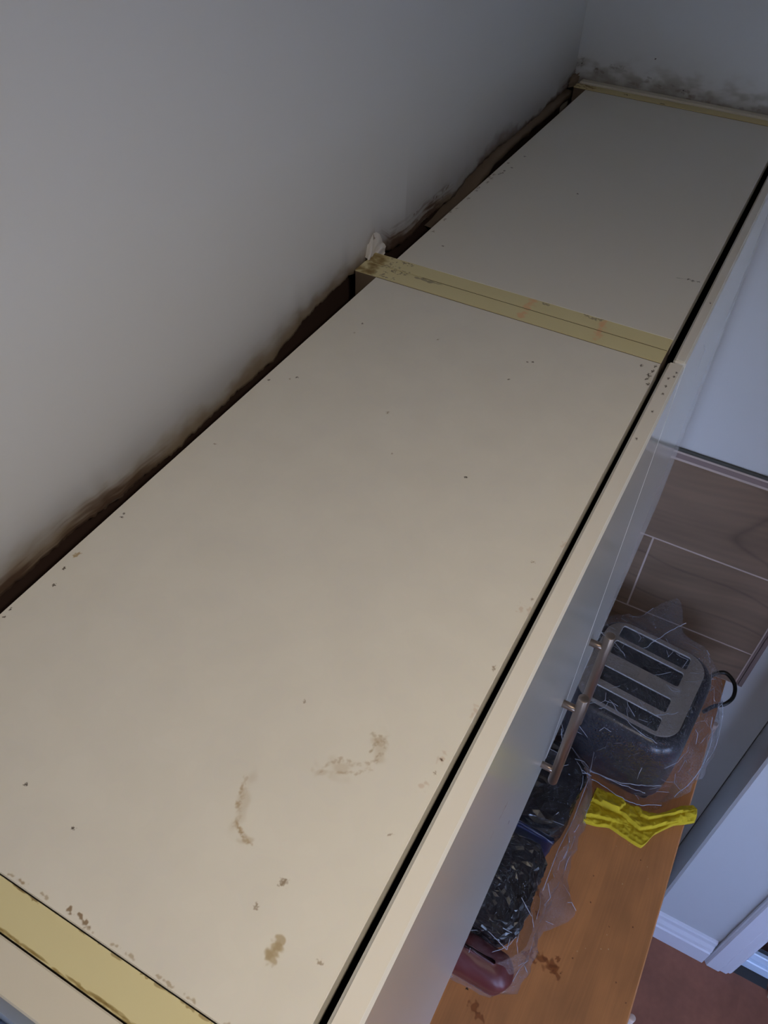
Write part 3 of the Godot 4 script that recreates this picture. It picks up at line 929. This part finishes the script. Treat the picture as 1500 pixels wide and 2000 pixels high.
# ================= toaster in its bag =================
func toaster() -> void:
	# local axes: x along the slots, z across them; turned 5.3 degrees about the worktop point (0, 0)
	var turn := -deg_to_rad(5.3)
	var t := thing("toaster", "four-slot toaster with steel top and dark body inside a clear bag on the worktop", "toaster", Vector3.ZERO, turn)
	var ca := 0.4525
	var cb := 0.210
	var rows := []
	for q in [[0.908, 0.118, 0.126, 0.05], [0.914, 0.125, 0.133, 0.055], [0.96, 0.127, 0.135, 0.058], [1.04, 0.126, 0.134, 0.058], [1.075, 0.123, 0.131, 0.056], [1.089, 0.117, 0.124, 0.052], [1.0955, 0.110, 0.115, 0.048], [1.0965, 0.1065, 0.111, 0.045], [1.094, 0.1055, 0.110, 0.044]]:
		rows.append(rounded(ca, cb, q[1], q[2], q[3], q[0], 10))
	put("body", sheet(rows, true, true, false), M.plastic_navy, t)
	# steel top: outline minus four slots with rounded corners
	var top := CSGPolygon3D.new()
	top.name = "top_plate"
	top.polygon = flat(rounded(0.4505, 0.208, 0.1045, 0.109, 0.043, 0, 10))
	top.depth = 0.004
	top.material = M.plate_steel
	top.rotation.x = PI / 2          # polygon (x, y) -> (x, z); depth goes down from y
	top.position = Vector3(0, 1.0995, 0)
	t.add_child(top, true)
	var slots := [[0.108, 0.142], [0.152, 0.1905], [0.2243, 0.261], [0.2757, 0.3104]]
	for s in slots:
		var cut := CSGPolygon3D.new()
		cut.name = "slot_cut"
		cut.operation = CSGShape3D.OPERATION_SUBTRACTION
		cut.polygon = flat(rounded(0.4465, (s[0] + s[1]) / 2, 0.073, (s[1] - s[0]) / 2, 0.005, 0, 4))
		cut.depth = 0.02
		cut.position = Vector3(0, 0, 0.008)
		top.add_child(cut, true)
	for s in slots:
		var st := begin()
		var x0 := 0.3725
		var x1 := 0.5205
		var z0: float = s[0] - 0.001
		var z1: float = s[1] + 0.001
		var y0 := 0.965
		var y1 := 1.096
		quad(st, Vector3(x0, y0, z0), Vector3(x1, y0, z0), Vector3(x1, y0, z1), Vector3(x0, y0, z1), Vector3.UP)
		quad(st, Vector3(x0, y0, z0), Vector3(x0, y0, z1), Vector3(x0, y1, z1), Vector3(x0, y1, z0), Vector3.RIGHT)
		quad(st, Vector3(x1, y0, z0), Vector3(x1, y0, z1), Vector3(x1, y1, z1), Vector3(x1, y1, z0), Vector3.LEFT)
		quad(st, Vector3(x0, y0, z0), Vector3(x1, y0, z0), Vector3(x1, y1, z0), Vector3(x0, y1, z0), Vector3.BACK)
		quad(st, Vector3(x0, y0, z1), Vector3(x1, y0, z1), Vector3(x1, y1, z1), Vector3(x0, y1, z1), Vector3.FORWARD)
		put("bread_slot", st.commit(), M.slot_dark, t)
	for k in [[0.35, 0.1], [0.55, 0.1], [0.35, 0.32], [0.55, 0.32]]:
		put("foot", tube([Vector3(k[0], 0.9005, k[1]), Vector3(k[0], 0.911, k[1])], 0.012, 14, 0.002), M.rubber, t)
	# mains lead leaving the body, looping out of the bag
	var curve := Curve3D.new()
	for p in [Vector3(0.560, 0.985, 0.095), Vector3(0.572, 1.012, 0.050), Vector3(0.590, 1.02, 0.033), Vector3(0.607, 1.02, 0.037), Vector3(0.621, 1.02, 0.054), Vector3(0.6255, 1.02, 0.082), Vector3(0.617, 1.015, 0.104), Vector3(0.600, 1.0, 0.112), Vector3(0.588, 0.975, 0.118)]:
		curve.add_point(p)
	var pts := []
	var ctl := curve
	for k in range(1, ctl.point_count):
		var d := (ctl.get_point_position(mini(k + 1, ctl.point_count - 1)) - ctl.get_point_position(k - 1)) / 6.0
		ctl.set_point_in(k, -d)
		ctl.set_point_out(k, d)
	for p in ctl.tessellate(4, 4):
		pts.append(p)
	put("power_cord", tube(pts, 0.0042, 10), M.rubber, t)

	# clear bag: rings from the worktop up over the toaster
	var rings := []
	var n := 84
	var spec := [[0.9025, 0.026], [0.904, 0.018], [0.91, 0.012], [0.925, 0.009], [0.945, 0.011], [0.965, 0.014], [0.985, 0.016], [1.005, 0.017], [1.025, 0.016], [1.045, 0.014], [1.065, 0.012], [1.08, 0.010], [1.092, 0.006], [1.100, 0.000], [1.105, -0.010], [1.1075, -0.022], [1.109, -0.036], [1.110, -0.052], [1.1105, -0.068], [1.111, -0.084], [1.111, -0.098], [1.1115, -0.110], [1.112, -0.120]]
	for q in spec:
		var off: float = q[1]
		var y: float = q[0]
		var hx := 0.1275 + off
		var hz := 0.135 + off
		var rr := clampf(0.06 + off, 0.004, 0.09)
		var ring := resample(rounded(ca, cb, maxf(hx, 0.004), maxf(hz, 0.006), rr, y, 8), n)
		for i in n:
			var p: Vector3 = ring[i]
			var dir := Vector3(p.x - ca, 0, p.z - cb).normalized()
			var a := atan2(dir.z, dir.x)
			var side := smoothstep(1.108, 1.06, y) * smoothstep(0.9, 0.93, y)
			var bulge := 0.034 * exp(-pow((a - 0.12) / 0.6, 2)) * exp(-pow((y - 1.01) / 0.06, 2))
			bulge += 0.012 * exp(-pow((a - 0.7) / 0.4, 2)) * exp(-pow((y - 0.95) / 0.05, 2))
			var ridge := 1.0 - absf(noise.get_noise_3d(p.x * 13.0, p.y * 9.0, p.z * 13.0)) * 2.0
			var fine := 1.0 - absf(noise.get_noise_3d(p.x * 34.0 + 9.0, p.y * 22.0, p.z * 34.0)) * 2.0
			var push := side * (0.008 * ridge + 0.005 * fine + bulge)
			push *= 1.0 - 0.75 * smoothstep(0.5, 0.9, dir.z)
			p += dir * push
			if y > 1.095:
				p.y += 0.005 * maxf(ridge, 0.0) + 0.003 * fine
			# gathered crest along the back of the top
			var crest := exp(-pow((p.z - 0.088) / 0.016, 2)) * smoothstep(1.085, 1.103, y)
			var tall := 0.070 * exp(-pow((p.x - 0.455) / 0.030, 2)) + 0.045 * exp(-pow((p.x - 0.425) / 0.03, 2)) + 0.016 * exp(-pow((p.x - 0.52) / 0.03, 2))
			p.y += crest * tall
			p.z -= crest * tall * 0.25
			p.y = maxf(p.y, WORK + 0.0015)
			ring[i] = p
		rings.append(ring)
	var bag := put("plastic_bag", facets(rings, 0.0018), M.film_toaster)
	bag_folds(bag)
	put("glint_creases", glint_creases(rings, 120, 0.93, 2), M.film_fold_glint, bag).set_meta("kind", "stuff")
	bag.rotation.y = turn
	tag(bag, "clear crinkled plastic bag pulled over the toaster, peaked at the back", "bag")


# doubled-over folds of the film, which show as pale lines; one paints a highlight
func bag_folds(bag: Node3D) -> void:
	for f in [
		[[0.4800, 1.165, 0.082], [0.452, 1.125, 0.100], [0.440, 1.114, 0.125], [0.430, 1.1125, 0.150]],
		[[0.338, 1.100, 0.150], [0.355, 1.1125, 0.165], [0.380, 1.1135, 0.172], [0.405, 1.113, 0.190]],
		[[0.420, 1.108, 0.300], [0.450, 1.1085, 0.318], [0.490, 1.107, 0.330], [0.530, 1.102, 0.330]],  # painted highlight along the front edge of the steel plate
		[[0.340, 0.985, 0.365], [0.40, 0.960, 0.366], [0.47, 0.962, 0.370], [0.55, 0.985, 0.368]],
		[[0.350, 0.935, 0.360], [0.42, 0.950, 0.368], [0.50, 0.975, 0.370], [0.57, 1.010, 0.352]],
		[[0.38, 0.915, 0.362], [0.46, 0.925, 0.366], [0.54, 0.925, 0.366], [0.59, 0.94, 0.345]],
		[[0.600, 1.06, 0.12], [0.622, 1.03, 0.16], [0.632, 1.0, 0.21], [0.622, 0.97, 0.27]],
		[[0.598, 1.08, 0.20], [0.618, 1.04, 0.23], [0.622, 0.99, 0.27], [0.605, 0.95, 0.32]],
		[[0.47, 1.108, 0.27], [0.50, 1.1125, 0.285], [0.54, 1.109, 0.25]],
		[[0.36, 1.03, 0.362], [0.37, 1.0, 0.364], [0.40, 0.955, 0.367]],
	]:
		var c := Curve3D.new()
		for k in f.size():
			var a: Array = f[maxi(k - 1, 0)]
			var b: Array = f[mini(k + 1, f.size() - 1)]
			var d := Vector3(b[0] - a[0], b[1] - a[1], b[2] - a[2]) / 6.0
			c.add_point(Vector3(f[k][0], f[k][1], f[k][2]), -d, d)
		var pts := []
		for p in c.tessellate_even_length(4, 0.006):
			pts.append(p + Vector3(noise.get_noise_1d(p.x * 90.0), noise.get_noise_1d(p.z * 90.0 + 30.0), noise.get_noise_1d(p.x * 80.0 + 60.0)) * 0.002)
		put("fold", tube(pts, 0.0008, 6), M.film_fold_glint, bag)


func flat(p: PackedVector3Array) -> PackedVector2Array:
	var out := PackedVector2Array()
	for v in p:
		out.append(Vector2(v.x, v.z))
	return out


# the same closed outline with n evenly spaced points
func resample(p: PackedVector3Array, n: int) -> PackedVector3Array:
	var out := PackedVector3Array()
	var total := 0.0
	for i in p.size():
		total += p[i].distance_to(p[(i + 1) % p.size()])
	var k := 0
	var gone := 0.0
	for i in n:
		var want := total * i / n
		while k < p.size() - 1 and gone + p[k].distance_to(p[(k + 1) % p.size()]) < want:
			gone += p[k].distance_to(p[(k + 1) % p.size()])
			k += 1
		var seg := p[k].distance_to(p[(k + 1) % p.size()])
		out.append(p[k].lerp(p[(k + 1) % p.size()], clampf((want - gone) / maxf(seg, 1e-6), 0.0, 1.0)))
	return out


# ================= bagged bundles under the cabinets =================
# a soft lump: rounded box that sits on the worktop, creased by ridged noise
func lump(x0: float, x1: float, z0: float, z1: float, h: float, r: float, amp: float, freq: float, sd: float, n := 110, base := WORK + 0.001, steps := 26, flat_jitter := -1.0) -> Mesh:
	var rows := []
	var c := Vector2((x0 + x1) / 2, (z0 + z1) / 2)
	for k in steps + 1:
		var f := float(k) / steps
		# profile: up the side, over the shoulder, to the middle of the top
		var y: float
		var off: float
		if f < 0.4:
			var g := f / 0.4
			y = g * (h - r)
			off = -0.006 * (1.0 - g)
		elif f < 0.7:
			var g := (f - 0.4) / 0.3 * PI / 2
			y = h - r + sin(g) * r
			off = -r * (1.0 - cos(g))
		else:
			var g := (f - 0.7) / 0.3
			y = h + 0.004 * sin(g * PI / 2)
			off = -r - g * (minf(x1 - x0, z1 - z0) / 2 - r - 0.004)
		var hx := (x1 - x0) / 2 + off
		var hz := (z1 - z0) / 2 + off
		var ring := resample(rounded(c.x, c.y, maxf(hx, 0.003), maxf(hz, 0.003), minf(0.045, minf(hx, hz) * 0.8), base + y, 8), n)
		for i in n:
			var p: Vector3 = ring[i]
			var rid := 1.0 - absf(noise.get_noise_3d(p.x * freq + sd, p.y * freq, p.z * freq)) * 2.0
			var fine := 1.0 - absf(noise.get_noise_3d(p.x * freq * 2.7, p.y * freq * 2.7 + sd, p.z * freq * 2.7)) * 2.0
			var out := Vector3(p.x - c.x, (y - h * 0.4) * 1.2, p.z - c.y).normalized()
			p += out * amp * (rid * 0.7 + fine * 0.35 - 0.5) * smoothstep(0.0, 0.15, f)
			p.y = maxf(p.y, base)
			ring[i] = p
		rows.append(ring)
	if flat_jitter >= 0.0:
		return facets(rows, flat_jitter, true)
	return sheet(rows, true, true, true)


func bundles() -> void:
	var b1 := put("black_bag", lump(0.13, 0.404, 0.405, 0.597, 0.108, 0.022, 0.010, 9.0, 3.0, 44, WORK + 0.001, 22, 0.0035), M.black_film)
	tag(b1, "smooth glossy black plastic bag below the bar handles, farther of the two black bags", "bag")
	var b2 := put("black_bag", lump(0.14, 0.396, 0.611, 0.800, 0.104, 0.022, 0.008, 20.0, 8.0, 96, WORK + 0.001, 40, 0.0022), M.black_crinkled_film)
	tag(b2, "finely crinkled black plastic bag, nearer of the two black bags on the worktop", "bag")
	var band := put("blue_pouch", lump(0.15, 0.394, 0.5985, 0.6085, 0.105, 0.004, 0.002, 12.0, 5.0, 80), M.blue_band)
	tag(band, "thin blue edge squeezed between the smooth and the crinkled black bag", "pouch")
	var red := put("red_container", lump(0.10, 0.412, 0.801, 0.868, 0.078, 0.035, 0.006, 9.0, 12.0), M.red_plastic)
	tag(red, "dark red rounded container at the near end of the black bags under clear film", "container")

	# clear film over all of them
	var rings := []
	var n := 170
	var spec := [[0.9022, 0.012], [0.904, 0.008], [0.915, 0.004], [0.935, 0.003], [0.955, 0.002], [0.975, 0.0], [0.995, -0.004], [1.01, -0.012], [1.021, -0.024], [1.027, -0.042], [1.030, -0.07], [1.031, -0.10], [1.031, -0.13]]
	var c := Vector2(0.265, 0.6285)
	for q in spec:
		var hx: float = 0.158 + q[1]
		var hz: float = 0.2305 + q[1]
		var ring := resample(rounded(c.x, c.y, maxf(hx, 0.01), hz, minf(0.07, maxf(hx, 0.01) * 0.8), q[0], 8), n)
		for i in n:
			var p: Vector3 = ring[i]
			var dir := Vector3(p.x - c.x, 0, p.z - c.y).normalized()
			var rid := 1.0 - absf(noise.get_noise_3d(p.x * 14.0, p.y * 14.0, p.z * 14.0 + 40.0)) * 2.0
			var fine := 1.0 - absf(noise.get_noise_3d(p.x * 40.0, p.y * 40.0, p.z * 30.0 + 7.0)) * 2.0
			p += Vector3(signf(dir.x), 0, dir.z * 0.3) * (0.007 * rid + 0.003 * fine - 0.004) * smoothstep(-0.1, -0.01, q[1])
			# slopes down over the red container at the near end
			var drop := 0.042 * smoothstep(0.77, 0.86, p.z) * smoothstep(0.93, 1.0, p.y)
			p.y -= drop
			# loose flap that lies out on the worktop
			var flap := exp(-pow((p.z - 0.665) / 0.035, 2)) * smoothstep(0.95, 0.905, p.y)
			if dir.x > 0.0:
				p.x += 0.036 * flap
			if p.y > 1.0:
				p.y += 0.004 * fine
			p.y = maxf(p.y, WORK + 0.001)
			ring[i] = p
		rings.append(ring)
	var bag := thing("plastic_bag", "long cloudy plastic bag wrapped around the black bags and red container", "bag")
	put("side_film", sheet(rings.slice(0, 8), true), M.film_cloudy, bag)
	put("top_film", facets(rings.slice(7), 0.0008), M.film_bundle, bag)
	put("glint_creases", glint_creases(rings, 150, 0.915, 4), M.film_fold_glint, bag).set_meta("kind", "stuff")
	for f in [[Vector3(0.2946, 0.9850, 0.7840), Vector3(0.3267, 0.9850, 0.7901), Vector3(0.3597, 0.9850, 0.7998), Vector3(0.3867, 0.9850, 0.8077)],
		[Vector3(0.3867, 0.9850, 0.8077), Vector3(0.3835, 0.9850, 0.7772), Vector3(0.3819, 0.9850, 0.7450)],
		[Vector3(0.3092, 1.0000, 0.7767), Vector3(0.3464, 1.0000, 0.7845), Vector3(0.3840, 1.0000, 0.7840)],
		[Vector3(0.3975, 0.9800, 0.7863), Vector3(0.3913, 0.9800, 0.7522), Vector3(0.3930, 0.9800, 0.7026)],
		[Vector3(0.4056, 0.9900, 0.6895), Vector3(0.4045, 0.9900, 0.6074), Vector3(0.4100, 0.9900, 0.5383)],
		[Vector3(0.4098, 1.0000, 0.5434), Vector3(0.4088, 1.0000, 0.4506), Vector3(0.4003, 1.0000, 0.3933)]]:
		put("fold", tube(f, 0.0007, 6), M.film_fold_glint, bag)


# ================= yellow cloth =================
func cloth() -> void:
	var hi := [Vector2(0.431, 0.412), Vector2(0.4391, 0.409), Vector2(0.4693, 0.406), Vector2(0.5028, 0.408), Vector2(0.5327, 0.410), Vector2(0.5609, 0.4000), Vector2(0.5853, 0.3730), Vector2(0.5995, 0.3588), Vector2(0.6143, 0.3500), Vector2(0.6270, 0.3567)]
	var lo := [Vector2(0.429, 0.490), Vector2(0.4349, 0.4895), Vector2(0.4569, 0.4849), Vector2(0.4803, 0.4753), Vector2(0.5078, 0.4797), Vector2(0.5469, 0.4831), Vector2(0.5630, 0.4453), Vector2(0.5912, 0.4082), Vector2(0.6130, 0.3924), Vector2(0.6275, 0.3806)]
	var crease := [
		[[Vector2(0.42, 0.446), Vector2(0.4346, 0.4432), Vector2(0.4639, 0.4439), Vector2(0.4915, 0.4405), Vector2(0.5147, 0.4477), Vector2(0.5349, 0.4529), Vector2(0.5564, 0.4373), Vector2(0.5768, 0.4176)], 0.011],
		[[Vector2(0.418, 0.486), Vector2(0.4290, 0.4800), Vector2(0.4524, 0.4700), Vector2(0.4758, 0.4640)], 0.009],
		[[Vector2(0.50, 0.404), Vector2(0.5104, 0.4116), Vector2(0.5273, 0.4263), Vector2(0.5431, 0.4270), Vector2(0.5730, 0.4030), Vector2(0.5982, 0.3804)], 0.010],
		[[Vector2(0.425, 0.420), Vector2(0.4335, 0.4265), Vector2(0.4494, 0.4423), Vector2(0.4690, 0.4434), Vector2(0.4866, 0.4384), Vector2(0.4952, 0.4177), Vector2(0.4831, 0.4023), Vector2(0.4678, 0.3946)], 0.011]]
	var nu := 190
	var nv := 90
	var topr := []
	for j in nv + 1:
		var row := PackedVector3Array()
		var v := float(j) / nv
		for i in nu + 1:
			var u := float(i) / nu
			var a := along(hi, u)
			var b := along(lo, u)
			var p := a.lerp(b, v)
			p.y += 0.0018 * noise.get_noise_1d(u * 9.0 + 3.0) * sin(v * PI)
			var h := 0.0075
			for c in crease:
				var best := 9.0
				var sgn := 0.0
				for k in c[0].size() - 1:
					var s: Vector2 = c[0][k]
					var e: Vector2 = c[0][k + 1]
					var near := Geometry2D.get_closest_point_to_segment(p, s, e)
					var d := p.distance_to(near)
					if d < best:
						best = d
						sgn = signf((e - s).cross(p - s))
				var inside := -sgn      # creases run left to right: z smaller is the upper layer
				if inside > 0.0:
					h += c[1] * smoothstep(-0.0005, 0.003, best) * exp(-best / 0.022)
				else:
					h -= 0.0035 * exp(-best / 0.004)
			h += 0.0022 * noise.get_noise_2d(p.x * 45.0, p.y * 60.0) + 0.0012 * noise.get_noise_2d(p.x * 110.0, p.y * 110.0)
			var rim := smoothstep(0.0, 0.06, v) * smoothstep(0.0, 0.05, 1.0 - v) * smoothstep(0.0, 0.03, 1.0 - u) * smoothstep(0.0, 0.02, u)
			h = maxf(h * (0.35 + 0.65 * rim), 0.0025)
			var y := WORK + 0.001 + h
			var roll := exp(-pow((v - 0.5) / 0.35, 2)) * smoothstep(0.62, 0.8, u)
			y += 0.007 * roll
			row.append(Vector3(p.x, y, p.y))
		topr.append(row)
	# close it below, so that the cloth has thickness
	var rows := []
	for j in nv + 1:
		var row: PackedVector3Array = topr[j].duplicate()
		rows.append(row)
	var under := []
	for j in nv + 1:
		var row := PackedVector3Array()
		for i in nu + 1:
			var p: Vector3 = topr[nv - j][i]
			row.append(Vector3(p.x, WORK + 0.0008, p.z))
		under.append(row)
	var all := rows + under
	all.append(rows[0])
	var o := put("cleaning_cloth", sheet(all), M.microfibre)
	tag(o, "crumpled yellow cleaning cloth in front of the toaster, one corner over the worktop edge", "cloth")


func along(p: Array, u: float) -> Vector2:
	var f := clampf(u, 0.0, 1.0) * (p.size() - 1)
	var k := mini(int(f), p.size() - 2)
	var t := f - k
	var a: Vector2 = p[maxi(k - 1, 0)]
	var b: Vector2 = p[k]
	var c: Vector2 = p[k + 1]
	var d: Vector2 = p[mini(k + 2, p.size() - 1)]
	return b.cubic_interpolate(c, a, d, t).lerp(b.lerp(c, t), 0.5)


# ================= lamp =================
func lamp_fitting() -> void:
	var t := thing("ceiling_light", "round white ceiling downlight above the viewer, outside the frame", "ceiling light", Vector3(0.56, 2.7, 1.24))
	put("rim", join([tube([Vector3(0, -0.006, 0), Vector3(0, 0.002, 0)], 0.062, 32, 0.002)]), M.lamp_white, t)
	put("diffuser", tube([Vector3(0, -0.010, 0), Vector3(0, -0.0055, 0)], 0.045, 28, 0.001), M.lamp_glow, t)
